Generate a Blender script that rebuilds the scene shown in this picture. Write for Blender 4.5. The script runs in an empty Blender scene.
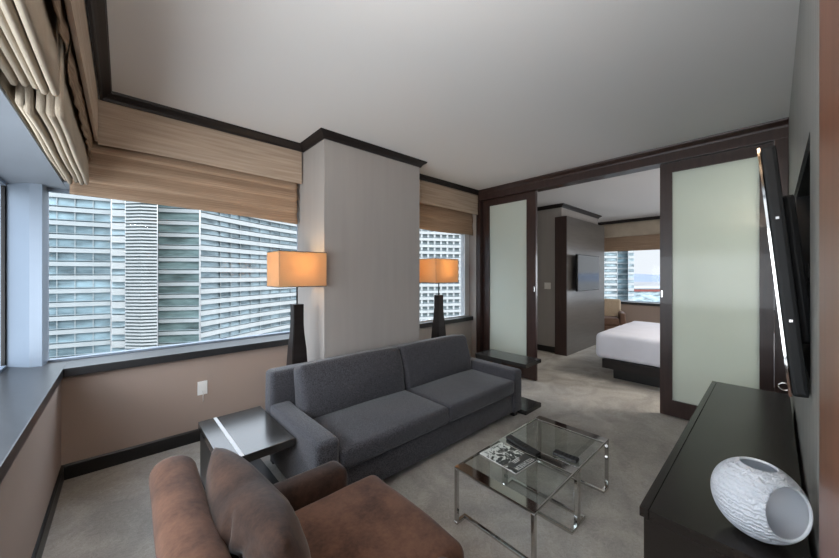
import bpy, bmesh, math, random
from mathutils import Vector, Matrix, noise
from math import radians as R, sin, cos, pi
random.seed(4)
C = bpy.context.scene.collection
D = bpy.data

# ---------------------------------------------------------------- materials
def lin(c):
    c = c/255
    return c/12.92 if c <= .04045 else ((c+.055)/1.055)**2.4
def rgb(r, g, b): return (lin(r), lin(g), lin(b), 1)
class NT:
    def __init__(s, name):
        s.m = D.materials.new(name); s.m.use_nodes = True
        s.t = s.m.node_tree; s.n = s.t.nodes; s.l = s.t.links
        s.b = s.n['Principled BSDF']; s.out = s.n['Material Output']
    def new(s, k, **kw):
        n = s.n.new(k)
        for a, v in kw.items():
            if a in n.inputs.keys(): n.inputs[a].default_value = v
            else: setattr(n, a, v)
        return n
    def link(s, a, b): s.l.new(a, b)
    def coords(s, scale=(1, 1, 1), kind='Object'):
        tc = s.new('ShaderNodeTexCoord'); mp = s.new('ShaderNodeMapping')
        mp.inputs['Scale'].default_value = scale
        s.link(tc.outputs[kind], mp.inputs['Vector']); return mp.outputs['Vector']
def mat(name, col, rough=.6, metal=0, spec=.5, nscale=None, namt=.1, stretch=(1, 1, 1), bump=0, bscale=None, coat=0, sheen=0, detail=4, bstretch=None):
    """principled material with a noise variation of its own colour and a noise bump"""
    t = NT(name); b = t.b
    b.inputs['Base Color'].default_value = col; b.inputs['Roughness'].default_value = rough
    b.inputs['Metallic'].default_value = metal; b.inputs['Specular IOR Level'].default_value = spec
    b.inputs['Coat Weight'].default_value = coat
    if sheen:
        b.inputs['Sheen Weight'].default_value = sheen; b.inputs['Sheen Roughness'].default_value = .45
    if nscale:
        v = t.coords(stretch); n = t.new('ShaderNodeTexNoise', Scale=nscale, Detail=detail)
        t.link(v, n.inputs['Vector'])
        r = t.new('ShaderNodeValToRGB')
        r.color_ramp.elements[0].position = .3; r.color_ramp.elements[1].position = .7
        r.color_ramp.elements[0].color = tuple(c*(1-namt) for c in col[:3])+(1,)
        r.color_ramp.elements[1].color = tuple(min(1, c*(1+namt)) for c in col[:3])+(1,)
        t.link(n.outputs['Fac'], r.inputs['Fac']); t.link(r.outputs['Color'], b.inputs['Base Color'])
    if bump:
        v = t.coords(bstretch or stretch); n = t.new('ShaderNodeTexNoise', Scale=bscale or 60, Detail=3)
        t.link(v, n.inputs['Vector'])
        bp = t.new('ShaderNodeBump', Strength=bump, Distance=.01)
        t.link(n.outputs['Fac'], bp.inputs['Height']); t.link(bp.outputs['Normal'], b.inputs['Normal'])
    return t.m
M = {}
M['ceiling'] = mat('ceiling_paint', rgb(212, 211, 210), .9, bump=.05, bscale=120)
M['wall'] = mat('wall_vinyl', rgb(164, 158, 153), .7, nscale=3, namt=.03, stretch=(5, 5, .4), bump=.04, bscale=80, bstretch=(6, 6, .3))
M['wall_tv'] = mat('wall_vinyl_striated', rgb(150, 150, 146), .45, nscale=4, namt=.18, stretch=(9, 9, .25), bump=.1, bscale=80, bstretch=(6, 6, .2))
M['wall_low'] = mat('wall_paper_taupe', rgb(160, 142, 131), .75, bump=.08, bscale=90)
M['wood'] = mat('espresso_wood', rgb(56, 39, 35), .36, nscale=5, namt=.22, stretch=(6, 6, .5), bump=.03, bscale=60, coat=.15)
M['trim'] = mat('trim_wood', rgb(33, 28, 27), .42, spec=.3, nscale=6, namt=.2, stretch=(1, 1, 8))
M['sill'] = mat('sill_stone', rgb(44, 44, 45), .28, nscale=40, namt=.12, spec=.5)
M['black'] = mat('black_satin', rgb(24, 23, 23), .4)
M['gloss_dark'] = mat('dark_gloss_lacquer', rgb(44, 42, 40), .18, nscale=3, namt=.12, stretch=(.5, 5, 5), spec=.55)
M['panel_dark'] = mat('dark_panel_veneer', rgb(88, 84, 80), .3, nscale=5, namt=.12, stretch=(.6, 1, 6))
M['console'] = mat('console_veneer', rgb(30, 26, 23), .26, nscale=4, namt=.15, stretch=(.5, 6, 6), spec=.38)
M['alum'] = mat('window_aluminium', rgb(132, 143, 156), .45, metal=.15, nscale=3, namt=.04)
M['alum_brightened'] = mat('brightened_window_aluminium', rgb(205, 207, 208), .5, nscale=3, namt=.03)  # lighter copy of alum; colour makes up for shade on the small window frame
M['soffit'] = mat('soffit_aluminium', rgb(138, 144, 152), .5, metal=.1, nscale=2, namt=.05)
M['soffit_tan'] = mat('soffit_board', rgb(150, 138, 122), .7, nscale=3, namt=.05)
M['chrome'] = mat('polished_chrome', rgb(205, 203, 200), .06, metal=1, nscale=3, namt=.05)
M['white'] = mat('white_plastic', rgb(232, 230, 226), .4)
M['white_wire'] = mat('white_wire', rgb(210, 208, 204), .5)
M['vase'] = None
M['bed'] = mat('bed_linen', rgb(226, 226, 236), .85, nscale=4, namt=.04, bump=.15, bscale=6)
M['tan_fabric'] = mat('tan_upholstery', rgb(190, 170, 145), .85, nscale=30, namt=.08)
M['brown_fabric'] = mat('brown_upholstery', rgb(105, 78, 62), .8, nscale=30, namt=.12)
M['tv'] = mat('television_screen', rgb(14, 15, 17), .08, spec=.8, nscale=2, namt=.1)
M['tvback'] = mat('television_plastic', rgb(15, 16, 17), .5, spec=.25, nscale=20, namt=.08)
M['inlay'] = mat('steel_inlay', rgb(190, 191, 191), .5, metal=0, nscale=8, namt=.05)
M['orange_wood'] = mat('amber_veneer', rgb(122, 76, 52), .36, nscale=3, namt=.25, stretch=(5, 5, .35), spec=.5)

def carpet():
    t = NT('carpet_loop_pile'); b = t.b
    v = t.coords()
    n1 = t.new('ShaderNodeTexNoise', Scale=2.2, Detail=5, Distortion=1.6); t.link(v, n1.inputs['Vector'])
    n2 = t.new('ShaderNodeTexNoise', Scale=220, Detail=2); t.link(v, n2.inputs['Vector'])
    n3 = t.new('ShaderNodeTexNoise', Scale=26, Detail=3, Distortion=2.5); t.link(v, n3.inputs['Vector'])
    r = t.new('ShaderNodeValToRGB'); r.color_ramp.elements[0].position = .32; r.color_ramp.elements[1].position = .68
    r.color_ramp.elements[0].color = rgb(150, 145, 138); r.color_ramp.elements[1].color = rgb(178, 172, 163)
    t.link(n1.outputs['Fac'], r.inputs['Fac'])
    mx = t.new('ShaderNodeMix', data_type='RGBA', blend_type='OVERLAY'); mx.inputs['Factor'].default_value = .55
    t.link(r.outputs['Color'], mx.inputs[6])
    mm = t.new('ShaderNodeMath', operation='ADD'); t.link(n2.outputs['Fac'], mm.inputs[0]); t.link(n3.outputs['Fac'], mm.inputs[1])
    m2 = t.new('ShaderNodeMath', operation='MULTIPLY'); m2.inputs[1].default_value = .5; t.link(mm.outputs[0], m2.inputs[0])
    t.link(m2.outputs[0], mx.inputs[7]); t.link(mx.outputs[2], b.inputs['Base Color'])
    b.inputs['Roughness'].default_value = .95; b.inputs['Specular IOR Level'].default_value = .1
    bp = t.new('ShaderNodeBump', Strength=.35, Distance=.01); t.link(m2.outputs[0], bp.inputs['Height']); t.link(bp.outputs['Normal'], b.inputs['Normal'])
    return t.m
M['carpet'] = carpet()

def woven(name, c1, c2, trans=.25, axis_scale=(1, 1, 110)):
    """woven blind cloth: fine horizontal ribs of two colours, slightly translucent"""
    t = NT(name); b = t.b
    v = t.coords(axis_scale)
    n = t.new('ShaderNodeTexNoise', Scale=2.2, Detail=5); t.link(v, n.inputs['Vector'])
    v2 = t.coords(); n2 = t.new('ShaderNodeTexNoise', Scale=260, Detail=1); t.link(v2, n2.inputs['Vector'])
    r = t.new('ShaderNodeValToRGB'); r.color_ramp.elements[0].position = .35; r.color_ramp.elements[1].position = .65
    r.color_ramp.elements[0].color = c1; r.color_ramp.elements[1].color = c2
    t.link(n.outputs['Fac'], r.inputs['Fac']); t.link(r.outputs['Color'], b.inputs['Base Color'])
    b.inputs['Roughness'].default_value = .9; b.inputs['Specular IOR Level'].default_value = .15
    ad = t.new('ShaderNodeMath', operation='ADD'); t.link(n.outputs['Fac'], ad.inputs[0]); t.link(n2.outputs['Fac'], ad.inputs[1])
    bp = t.new('ShaderNodeBump', Strength=.35, Distance=.006); t.link(ad.outputs[0], bp.inputs['Height']); t.link(bp.outputs['Normal'], b.inputs['Normal'])
    tr = t.new('ShaderNodeBsdfTranslucent'); t.link(r.outputs['Color'], tr.inputs['Color'])
    ms = t.new('ShaderNodeMixShader'); ms.inputs[0].default_value = trans
    t.link(b.outputs[0], ms.inputs[1]); t.link(tr.outputs[0], ms.inputs[2]); t.link(ms.outputs[0], t.out.inputs[0])
    return t.m
M['blind'] = woven('woven_blind_cloth', rgb(160, 134, 112), rgb(194, 168, 144), .22)
M['valance'] = woven('valance_cloth', rgb(172, 153, 135), rgb(192, 174, 156), .05, (1, 1, 25))
M['blind_side'] = woven('cream_blind_cloth', rgb(178, 164, 146), rgb(200, 187, 168), .12, (60, 1, 1))
M['blind_brown'] = woven('sheer_blind_cloth', rgb(128, 106, 88), rgb(168, 146, 124), .2, (20, 1, 30))

def fabric(name, c1, c2, scale=180, sheen=.3, bump=.4, big=0):
    t = NT(name); b = t.b
    v = t.coords(); n = t.new('ShaderNodeTexNoise', Scale=scale, Detail=3, Roughness=.7); t.link(v, n.inputs['Vector'])
    n2 = t.new('ShaderNodeTexNoise', Scale=7, Detail=4); t.link(v, n2.inputs['Vector'])
    mx = t.new('ShaderNodeMix'); mx.inputs[0].default_value = big; t.link(n.outputs['Fac'], mx.inputs[2]); t.link(n2.outputs['Fac'], mx.inputs[3])
    r = t.new('ShaderNodeValToRGB'); r.color_ramp.elements[0].position = .36; r.color_ramp.elements[1].position = .64
    r.color_ramp.elements[0].color = c1; r.color_ramp.elements[1].color = c2
    t.link(mx.outputs[0], r.inputs['Fac']); t.link(r.outputs['Color'], b.inputs['Base Color'])
    b.inputs['Roughness'].default_value = .9; b.inputs['Specular IOR Level'].default_value = .2
    b.inputs['Sheen Weight'].default_value = sheen; b.inputs['Sheen Roughness'].default_value = .4
    bp = t.new('ShaderNodeBump', Strength=bump, Distance=.004); t.link(n.outputs['Fac'], bp.inputs['Height']); t.link(bp.outputs['Normal'], b.inputs['Normal'])
    return t.m
M['sofa'] = fabric('charcoal_tweed', rgb(34, 34, 37), rgb(86, 85, 90), 190, .25, .5)
M['velvet'] = fabric('brown_velvet', rgb(64, 43, 33), rgb(100, 70, 54), 60, .12, .1, .7)
M['velvet_dark'] = fabric('dark_brown_velvet', rgb(38, 25, 19), rgb(70, 49, 38), 60, .15, .1, .7)

def glass_pane(name, tint=(.93, .96, .97, 1), refl=.05, rough=0.0):
    t = NT(name); t.n.remove(t.b)
    tr = t.new('ShaderNodeBsdfTransparent'); tr.inputs['Color'].default_value = tint
    gl = t.new('ShaderNodeBsdfGlossy'); gl.inputs['Roughness'].default_value = rough
    lw = t.new('ShaderNodeFresnel'); lw.inputs['IOR'].default_value = 1.5
    ml = t.new('ShaderNodeMath', operation='MULTIPLY_ADD'); ml.inputs[1].default_value = 1.4; ml.inputs[2].default_value = refl-.04
    t.link(lw.outputs[0], ml.inputs[0]); ml.use_clamp = True
    ge = t.new('ShaderNodeNewGeometry'); iv = t.new('ShaderNodeMath', operation='SUBTRACT'); iv.inputs[0].default_value = 1; t.link(ge.outputs['Backfacing'], iv.inputs[1])
    mb = t.new('ShaderNodeMath', operation='MULTIPLY'); t.link(ml.outputs[0], mb.inputs[0]); t.link(iv.outputs[0], mb.inputs[1])
    ms = t.new('ShaderNodeMixShader'); t.link(mb.outputs[0], ms.inputs[0])
    t.link(tr.outputs[0], ms.inputs[1]); t.link(gl.outputs[0], ms.inputs[2]); t.link(ms.outputs[0], t.out.inputs[0])
    return t.m
M['pane'] = glass_pane('window_glass', (.95, .97, .98, 1), .02)
M['table_glass'] = glass_pane('table_glass', (.88, .91, .895, 1), .12)
def frosted():
    t = NT('frosted_glass'); b = t.b
    col = rgb(230, 236, 228)
    v = t.coords(); n = t.new('ShaderNodeTexNoise', Scale=1.5, Detail=2); t.link(v, n.inputs['Vector'])
    r = t.new('ShaderNodeValToRGB'); r.color_ramp.elements[0].color = rgb(218, 224, 217); r.color_ramp.elements[1].color = rgb(226, 230, 224)
    t.link(n.outputs['Fac'], r.inputs['Fac']); t.link(r.outputs['Color'], b.inputs['Base Color'])
    b.inputs['Roughness'].default_value = .12
    tr = t.new('ShaderNodeBsdfTranslucent'); tr.inputs['Color'].default_value = col
    ms = t.new('ShaderNodeMixShader'); ms.inputs[0].default_value = .5
    t.link(b.outputs[0], ms.inputs[1]); t.link(tr.outputs[0], ms.inputs[2]); t.link(ms.outputs[0], t.out.inputs[0])
    return t.m
M['frosted'] = frosted()
def shade_mat():
    t = NT('linen_lamp_shade'); b = t.b
    v = t.coords((1, 1, 1)); n = t.new('ShaderNodeTexNoise', Scale=150, Detail=2); t.link(v, n.inputs['Vector'])
    r = t.new('ShaderNodeValToRGB'); r.color_ramp.elements[0].color = rgb(206, 178, 140); r.color_ramp.elements[1].color = rgb(222, 196, 160)
    t.link(n.outputs['Fac'], r.inputs['Fac']); t.link(r.outputs['Color'], b.inputs['Base Color']); b.inputs['Roughness'].default_value = .9
    tr = t.new('ShaderNodeBsdfTranslucent'); tr.inputs['Color'].default_value = rgb(232, 198, 152)
    ms = t.new('ShaderNodeMixShader'); ms.inputs[0].default_value = .5
    t.link(b.outputs[0], ms.inputs[1]); t.link(tr.outputs[0], ms.inputs[2]); t.link(ms.outputs[0], t.out.inputs[0])
    return t.m
M['shade'] = shade_mat()
def bulb_mat():
    t = NT('lit_bulb'); t.b.inputs['Emission Color'].default_value = (1, .62, .3, 1); t.b.inputs['Emission Strength'].default_value = 12
    return t.m
M['bulb'] = bulb_mat()
def vase_mat():
    t = NT('carved_white_ceramic'); b = t.b
    b.inputs['Base Color'].default_value = rgb(205, 210, 218); b.inputs['Roughness'].default_value = .5
    v = t.coords(); w = t.new('ShaderNodeTexWave', wave_type='BANDS', bands_direction='Z', Scale=26, Distortion=6, Detail=2)
    w.inputs['Detail Scale'].default_value = 3; t.link(v, w.inputs['Vector'])
    vo = t.new('ShaderNodeTexVoronoi', Scale=55); t.link(v, vo.inputs['Vector'])
    ad = t.new('ShaderNodeMath', operation='ADD'); t.link(w.outputs['Fac'], ad.inputs[0]); t.link(vo.outputs['Distance'], ad.inputs[1])
    bp = t.new('ShaderNodeBump', Strength=.6, Distance=.006); t.link(ad.outputs[0], bp.inputs['Height']); t.link(bp.outputs['Normal'], b.inputs['Normal'])
    return t.m
M['vase'] = vase_mat()
M['vase_in'] = mat('smooth_white_ceramic', rgb(214, 218, 224), .45, nscale=5, namt=.03)

# ---------------------------------------------------------------- mesh helpers
def bm_box(bm, x0, x1, y0, y1, z0, z1):
    v = [bm.verts.new((x, y, z)) for z in (z0, z1) for x, y in ((x0, y0), (x1, y0), (x1, y1), (x0, y1))]
    for f in ((3, 2, 1, 0), (4, 5, 6, 7), (0, 1, 5, 4), (1, 2, 6, 5), (2, 3, 7, 6), (3, 0, 4, 7)):
        bm.faces.new([v[i] for i in f])
def boxes(*bs, bevel=0, seg=2):
    bm = bmesh.new()
    for b in bs: bm_box(bm, *b)
    if bevel: bmesh.ops.bevel(bm, geom=bm.edges[:], offset=bevel, segments=seg, profile=.7, affect='EDGES')
    return bm
def prism(pts, z0, z1, bm=None):
    bm = bm or bmesh.new()
    a = [bm.verts.new((x, y, z0)) for x, y in pts]; b = [bm.verts.new((x, y, z1)) for x, y in pts]
    n = len(pts); bm.faces.new(a[::-1]); bm.faces.new(b)
    for i in range(n): bm.faces.new((a[i], a[(i+1) % n], b[(i+1) % n], b[i]))
    return bm
def obj(name, bm, m, parent=None, loc=(0, 0, 0), rot=(0, 0, 0), smooth=False, label=None):
    bmesh.ops.recalc_face_normals(bm, faces=bm.faces[:])
    me = D.meshes.new(name); bm.to_mesh(me); bm.free()
    for mm in (m if isinstance(m, (list, tuple)) else [m]): me.materials.append(mm)
    if smooth:
        for p in me.polygons: p.use_smooth = True
    o = D.objects.new(name, me); C.objects.link(o); o.location = loc; o.rotation_euler = rot
    if parent: o.parent = parent
    if label: o['label'] = label
    return o
def thing(name, label, cat, loc=(0, 0, 0), rot=(0, 0, 0), group=None):
    o = D.objects.new(name, None); C.objects.link(o); o.location = loc; o.rotation_euler = rot
    o['label'] = label; o['category'] = cat
    if group: o['group'] = group
    return o
def tag(o, label, cat, group=None):
    o['label'] = label; o['category'] = cat
    if group: o['group'] = group
    return o
def struct(name, bm=None, m=None, label=None, loc=(0, 0, 0)):
    if bm is None:
        o = D.objects.new(name, None); C.objects.link(o); o.location = loc
    else: o = obj(name, bm, m, loc=loc)
    o['kind'] = 'structure'
    if label: o['label'] = label
    return o
def smooth_angle(o, ang=40):
    for p in o.data.polygons: p.use_smooth = True
    mod = o.modifiers.new('e', 'EDGE_SPLIT'); mod.split_angle = R(ang)
def soft(w, d, h, r=.03, bulge=(0, 0, 0), wob=0, seed=0, n=12, fn=None):
    """rounded cushion block centred at the origin, optionally bulging and wobbly"""
    bm = bmesh.new()
    def lines(L):
        H = L/2; rr = min(r, H*.98)
        e = [H-rr+rr*t for t in (.0, .3, .55, .78, .92, 1)]
        inner = H-rr; k = max(2, int(n*inner/max(w, d, h)*2)); mid = [-inner+2*inner*i/k for i in range(1, k)] if inner > 1e-4 else []
        return sorted(set([round(-x, 5) for x in e]+[round(x, 5) for x in mid]+[round(x, 5) for x in e]))
    X, Y, Z = lines(w), lines(d), lines(h)
    vs = {}
    def V(i, j, k):
        if (i, j, k) not in vs:
            p = Vector((X[i], Y[j], Z[k])); hh = (w/2, d/2, h/2)
            q = Vector([max(-(hh[a]-min(r, hh[a]*.98)), min(hh[a]-min(r, hh[a]*.98), p[a])) for a in range(3)])
            dv = p-q
            if dv.length > 1e-7:
                rl = min(r, min(hh)*.98); p = q+dv.normalized()*rl
                if rl < r: p = Vector([q[a]+dv.normalized()[a]*min(r, hh[a]*.98) for a in range(3)])
            a, b, c = p.x/(w/2), p.y/(d/2), p.z/(h/2)
            g = lambda t: max(0, 1-t*t)
            p = p+Vector((bulge[0]*g(b)*g(c)*a, bulge[1]*g(a)*g(c)*b, bulge[2]*g(a)*g(b)*c))
            if wob:
                nv = noise.noise_vector(p*5+Vector((seed*7.3, seed, 0))); p = p+nv*wob
            if fn: p = fn(p)
            vs[(i, j, k)] = bm.verts.new(p)
        return vs[(i, j, k)]
    nx, ny, nz = len(X)-1, len(Y)-1, len(Z)-1
    for i in range(nx):
        for j in range(ny):
            bm.faces.new((V(i, j, 0), V(i, j+1, 0), V(i+1, j+1, 0), V(i+1, j, 0)))
            bm.faces.new((V(i, j, nz), V(i+1, j, nz), V(i+1, j+1, nz), V(i, j+1, nz)))
    for i in range(nx):
        for k in range(nz):
            bm.faces.new((V(i, 0, k), V(i+1, 0, k), V(i+1, 0, k+1), V(i, 0, k+1)))
            bm.faces.new((V(i, ny, k), V(i, ny, k+1), V(i+1, ny, k+1), V(i+1, ny, k)))
    for j in range(ny):
        for k in range(nz):
            bm.faces.new((V(0, j, k), V(0, j, k+1), V(0, j+1, k+1), V(0, j+1, k)))
            bm.faces.new((V(nx, j, k), V(nx, j+1, k), V(nx, j+1, k+1), V(nx, j, k+1)))
    return bm
def sweep(path, profile, closed=False):
    """profile (offset outward o, height z) swept along an xy path; outward is to the right of travel"""
    bm = bmesh.new(); n = len(path); rings = []
    for i, p in enumerate(path):
        p = Vector(p)
        a = (p-Vector(path[i-1])).normalized() if (i > 0 or closed) else None
        b = (Vector(path[(i+1) % n])-p).normalized() if (i < n-1 or closed) else None
        a = a or b; b = b or a
        na, nb = Vector((a.y, -a.x)), Vector((b.y, -b.x))
        m = (na+nb).normalized(); s = 1/max(.2, m.dot(na))
        rings.append([bm.verts.new((p.x+m.x*o*s, p.y+m.y*o*s, z)) for o, z in profile])
    k = len(profile)
    for i in range(n if closed else n-1):
        A, B = rings[i], rings[(i+1) % n]
        for j in range(k): bm.faces.new((A[j], A[(j+1) % k], B[(j+1) % k], B[j]))
    if not closed: bm.faces.new(rings[0]); bm.faces.new(rings[-1][::-1])
    return bm
def tube(pts, r, seg=8, bm=None):
    bm = bm or bmesh.new(); rings = []
    pts = [Vector(p) for p in pts]
    for i, p in enumerate(pts):
        t = (pts[min(i+1, len(pts)-1)]-pts[max(i-1, 0)]).normalized()
        u = t.cross(Vector((0, 0, 1)) if abs(t.z) < .9 else Vector((1, 0, 0))).normalized(); v = t.cross(u)
        rings.append([bm.verts.new(p+u*r*cos(2*pi*k/seg)+v*r*sin(2*pi*k/seg)) for k in range(seg)])
    for a, b in zip(rings, rings[1:]):
        for k in range(seg): bm.faces.new((a[k], a[(k+1) % seg], b[(k+1) % seg], b[k]))
    bm.faces.new(rings[0][::-1]); bm.faces.new(rings[-1])
    return bm

H = 2.7
# ---------------------------------------------------------------- room shell
struct('floor', boxes((-.7, 9.1, -1.6, 3.8, -.12, 0)), M['carpet'], 'grey patterned carpet running through both rooms')
struct('ceiling', boxes((-.7, 9.1, -1.6, 3.8, H, H+.15)), M['ceiling'], 'plain pale grey painted ceiling')
struct('wall_left', boxes((-.66, -.32, -1.6, 3.64, 0, .725)), M['wall_low'], 'low wall below the left window sill')
struct('wall_window', boxes((-.32, 1.318, 3.345, 3.7, 0, .725)), M['wall_low'], 'taupe low wall below the main window')
struct('wall_pier', boxes((1.318, 2.466, 2.70, 3.30, 0, H), (1.52, 2.466, 3.30, 3.7, 0, H)), M['wall'], 'greige pier standing behind the grey sofa')
struct('wall_nook', boxes((2.466, 4.12, 3.17, 3.31, 0, .725), (3.99, 4.12, 3.085, 3.31, .0, 2.7)), M['wall'], 'low wall and jamb of the small window')
struct('wall_back', boxes((-.7, .3, -1.6, -1.4, 0, H), (.15, .3, -1.4, -.4, 0, H)), M['wall'], 'wall behind the viewpoint')
# television wall with its recess
struct('wall_television', boxes((.98, 1.68, -.42, -.08, 0, H), (3.02, 4.12, -.42, -.08, 0, H),
    (1.68, 3.02, -.42, -.08, 0, 1.03), (1.68, 3.02, -.42, -.08, 1.91, H), (1.68, 3.02, -.42, -.32, 1.03, 1.91)), M['wall_tv'],
    'grey striated wall with a dark recess behind the television')
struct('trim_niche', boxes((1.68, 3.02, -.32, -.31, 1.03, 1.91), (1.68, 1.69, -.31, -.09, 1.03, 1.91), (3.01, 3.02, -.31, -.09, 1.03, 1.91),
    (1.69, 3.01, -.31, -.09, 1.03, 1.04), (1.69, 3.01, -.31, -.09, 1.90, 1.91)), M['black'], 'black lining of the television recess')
struct('wall_entry', boxes((.3, .98, -.40, -.058, 0, H)), M['orange_wood'], 'amber brown veneered wall end beside the viewpoint')
# bedroom
struct('wall_bedroom_right', boxes((4.12, 9.0, -1.4, -1.2, 0, H)), M['wall'], 'bedroom wall behind the bed head')
struct('wall_bedroom_left', boxes((4.12, 5.82, 3.12, 3.4, 0, H), (5.82, 7.6, 2.58, 3.4, 0, H), (7.6, 9.0, 3.2, 3.4, 0, H)), M['wall'], 'pale grey bedroom wall with white switch plate')
struct('wall_bedroom_window', boxes((8.8, 9.1, -1.2, 3.2, 0, .725)), M['wall_low'], 'low taupe wall below the bedroom window')
struct('wall_bedroom_divider', boxes((5.74, 7.6, 2.45, 2.66, 0, 2.46), bevel=.004), [M['panel_dark']], 'dark veneered divider panel carrying the bedroom television')
struct('trim_10', boxes((5.728, 5.7395, 2.452, 2.66, 0.0, 2.46)), M['wood'], 'brown wooden end face of the bedroom divider')

# crown mouldings: (profile offsets inward)
crown = [(0, H-.001), (.062, H-.001), (.056, H-.016), (.03, H-.034), (.018, H-.046), (.012, H-.061), (0, H-.061)]
def crown_run(n, path, label, m='trim'):
    struct('trim_%d' % n, sweep(path, crown), M[m], label)
crown_run(1, [(-.12, -1.4), (-.12, 3.143), (1.318, 3.143)], 'dark crown moulding above both window valances')
crown_run(2, [(1.318, 3.142), (1.318, 2.695), (2.466, 2.695), (2.466, 3.0)], 'dark crown moulding around the pier')
crown_run(3, [(2.466, 3.06), (4.0, 3.06)], 'dark crown moulding above the small window')
crown_run(4, [(4.01, 3.06), (4.01, -.08)], 'dark crown moulding above the sliding doors', 'wood')
crown_run(5, [(4.13, 3.12), (5.82, 3.12), (5.82, 2.58), (7.6, 2.58), (7.6, 3.1)], 'dark crown moulding of the bedroom')
crown_run(6, [(8.62, 3.19), (8.62, -1.2)], 'dark crown moulding above the bedroom window')
# baseboards
def base_run(name, path, label):
    struct(name, sweep(path, [(0, 0.0), (.014, 0.0), (.014, .095), (.008, .105), (0, .105)]), M['black'], label)
base_run('baseboard_left', [(-.32, -1.4), (-.32, 3.345), (1.318, 3.345), (1.318, 2.70), (2.466, 2.70), (2.466, 3.17), (3.98, 3.17)], 'black baseboard along the window walls')
base_run('baseboard_bedroom', [(4.13, 3.12), (5.82, 3.12), (5.82, 2.665)], 'black baseboard in the bedroom')
base_run('baseboard_bedroom_window', [(8.8, 3.19), (8.8, -1.2)], 'black baseboard under the bedroom window')
base_run('baseboard_right', [(4.0, -.08), (3.09, -.08)], 'black baseboard under the television wall')

# ---------------------------------------------------------------- windows
def window(n, label, frame, sill, pane, head):
    w = struct('window_%d' % n, label=label)
    obj('window_frame', boxes(*frame), M['alum_brightened' if n == 3 else 'alum'], w); obj('window_sill', sill, M['sill'], w, label='dark stone sill')
    obj('window_pane', boxes(pane), M['pane'], w)
    if head: obj('window_head', head[0], head[1], w)
    return w
# left window (x plane) and main window (y plane) share a corner post
window(1, 'left window beside the viewpoint', [(-.66, -.60, -1.4, 3.6, .785, .80), (-.66, -.60, -1.4, 3.6, 2.05, 2.07), (-.66, -.60, 1.10, 1.16, .80, 2.05)],
    boxes((-.66, -.306, -1.4, 3.64, .725, .785), bevel=.004), (-.635, -.625, -1.4, 3.58, .80, 2.05), None)
h1 = struct('trim_20', boxes((-.66, -.312, -1.4, 3.65, 2.07, 2.085)), M['soffit'], 'smooth grey panel above the left window')
struct('trim_21', boxes((-.66, -.31, -1.4, 3.65, 2.0855, H)), M['soffit_tan'], 'tan board above the left window')
struct('trim_22', prism([(-.625, 3.64), (-.484, 3.50), (-.425, 3.487), (-.412, 3.60), (-.412, 3.66), (-.66, 3.66)], .785, 2.07), M['alum'], 'blue grey metal corner post between the two windows')
struct('trim_23', boxes((-.626, -.608, 3.60, 3.638, .801, 2.05)), M['black'], 'dark gasket strip beside the corner post')
window(2, 'main window looking over the towers', [(-.41, 1.52, 3.60, 3.66, .785, .80), (-.41, 1.52, 3.60, 3.66, 2.05, 2.07), (1.455, 1.52, 3.5, 3.66, .80, 2.05)],
    boxes((-.306, 1.52, 3.291, 3.66, .7251, .7851), bevel=.004), (-.41, 1.455, 3.625, 3.635, .80, 2.05), (boxes((-.31, 1.52, 3.33, 3.66, 2.07, H)), M['soffit']))
window(3, 'small window behind the far lamp', [(2.466, 3.89, 3.23, 3.28, .785, .80), (2.466, 3.89, 3.23, 3.28, 2.05, 2.07), (3.89, 3.99, 3.22, 3.30, .785, 2.07)],
    boxes((2.467, 3.988, 3.135, 3.30, .7252, .785), bevel=.004), (2.466, 3.89, 3.25, 3.26, .80, 2.05), (boxes((2.467, 3.988, 3.20, 3.31, 2.07, H)), M['soffit']))
window(4, 'bedroom window with the skyline', [(8.95, 9.0, -1.2, 3.2, .785, .80), (8.95, 9.0, -1.2, 3.2, 2.05, 2.07), (8.95, 9.0, -.2, -.15, .80, 2.05)],
    boxes((8.76, 9.05, -1.2, 3.2, .725, .785), bevel=.004), (8.965, 8.975, -1.2, 3.2, .80, 2.05), (boxes((8.9, 9.08, -1.2, 3.2, 2.07, H)), M['soffit']))

# ---------------------------------------------------------------- sliding doors
struct('trim_30', boxes((4.0, 4.17, -.08, 3.085, 2.5535, 2.66), bevel=.003), M['wood'], 'brown header rail carrying the sliding doors')
struct('trim_31', boxes((4.0, 4.17, 3.012, 3.084, 0, 2.553), bevel=.003), M['wood'], 'brown jamb left of the frosted door')
struct('trim_32', boxes((4.0, 4.17, -.079, 0.0, 0, 2.553), bevel=.003), M['wood'], 'brown jamb beside the television wall')
def door(n, x, y0, y1, s0, s1, zb, label):
    d = struct('door_%d' % n, label=label)
    z0, z1 = .012, 2.552
    obj('door_frame', boxes((x, x+.045, y0, y0+s0, z0, z1), (x, x+.045, y1-s1, y1, z0, z1), (x, x+.045, y0+s0, y1-s1, z0, zb), (x, x+.045, y0+s0, y1-s1, 2.458, z1)), M['wood'], d)
    obj('frosted_pane', boxes((x+.016, x+.028, y0+s0, y1-s1, zb, 2.458)), M['frosted'], d)
    return d
d1 = door(1, 4.06, 2.145, 3.005, .135, .115, .16, 'narrow frosted glass sliding door left of the opening')
d2 = door(2, 4.06, .001, .79, .085, .10, .17, 'wide frosted glass sliding door right of the opening')
obj('door_handle', boxes((4.045, 4.06, 2.155, 2.17, 1.2, 1.27), bevel=.003), M['chrome'], d1, label='small chrome pull')
obj('door_handle', boxes((4.045, 4.06, .765, .78, 1.2, 1.27), bevel=.003), M['chrome'], d2)

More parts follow.
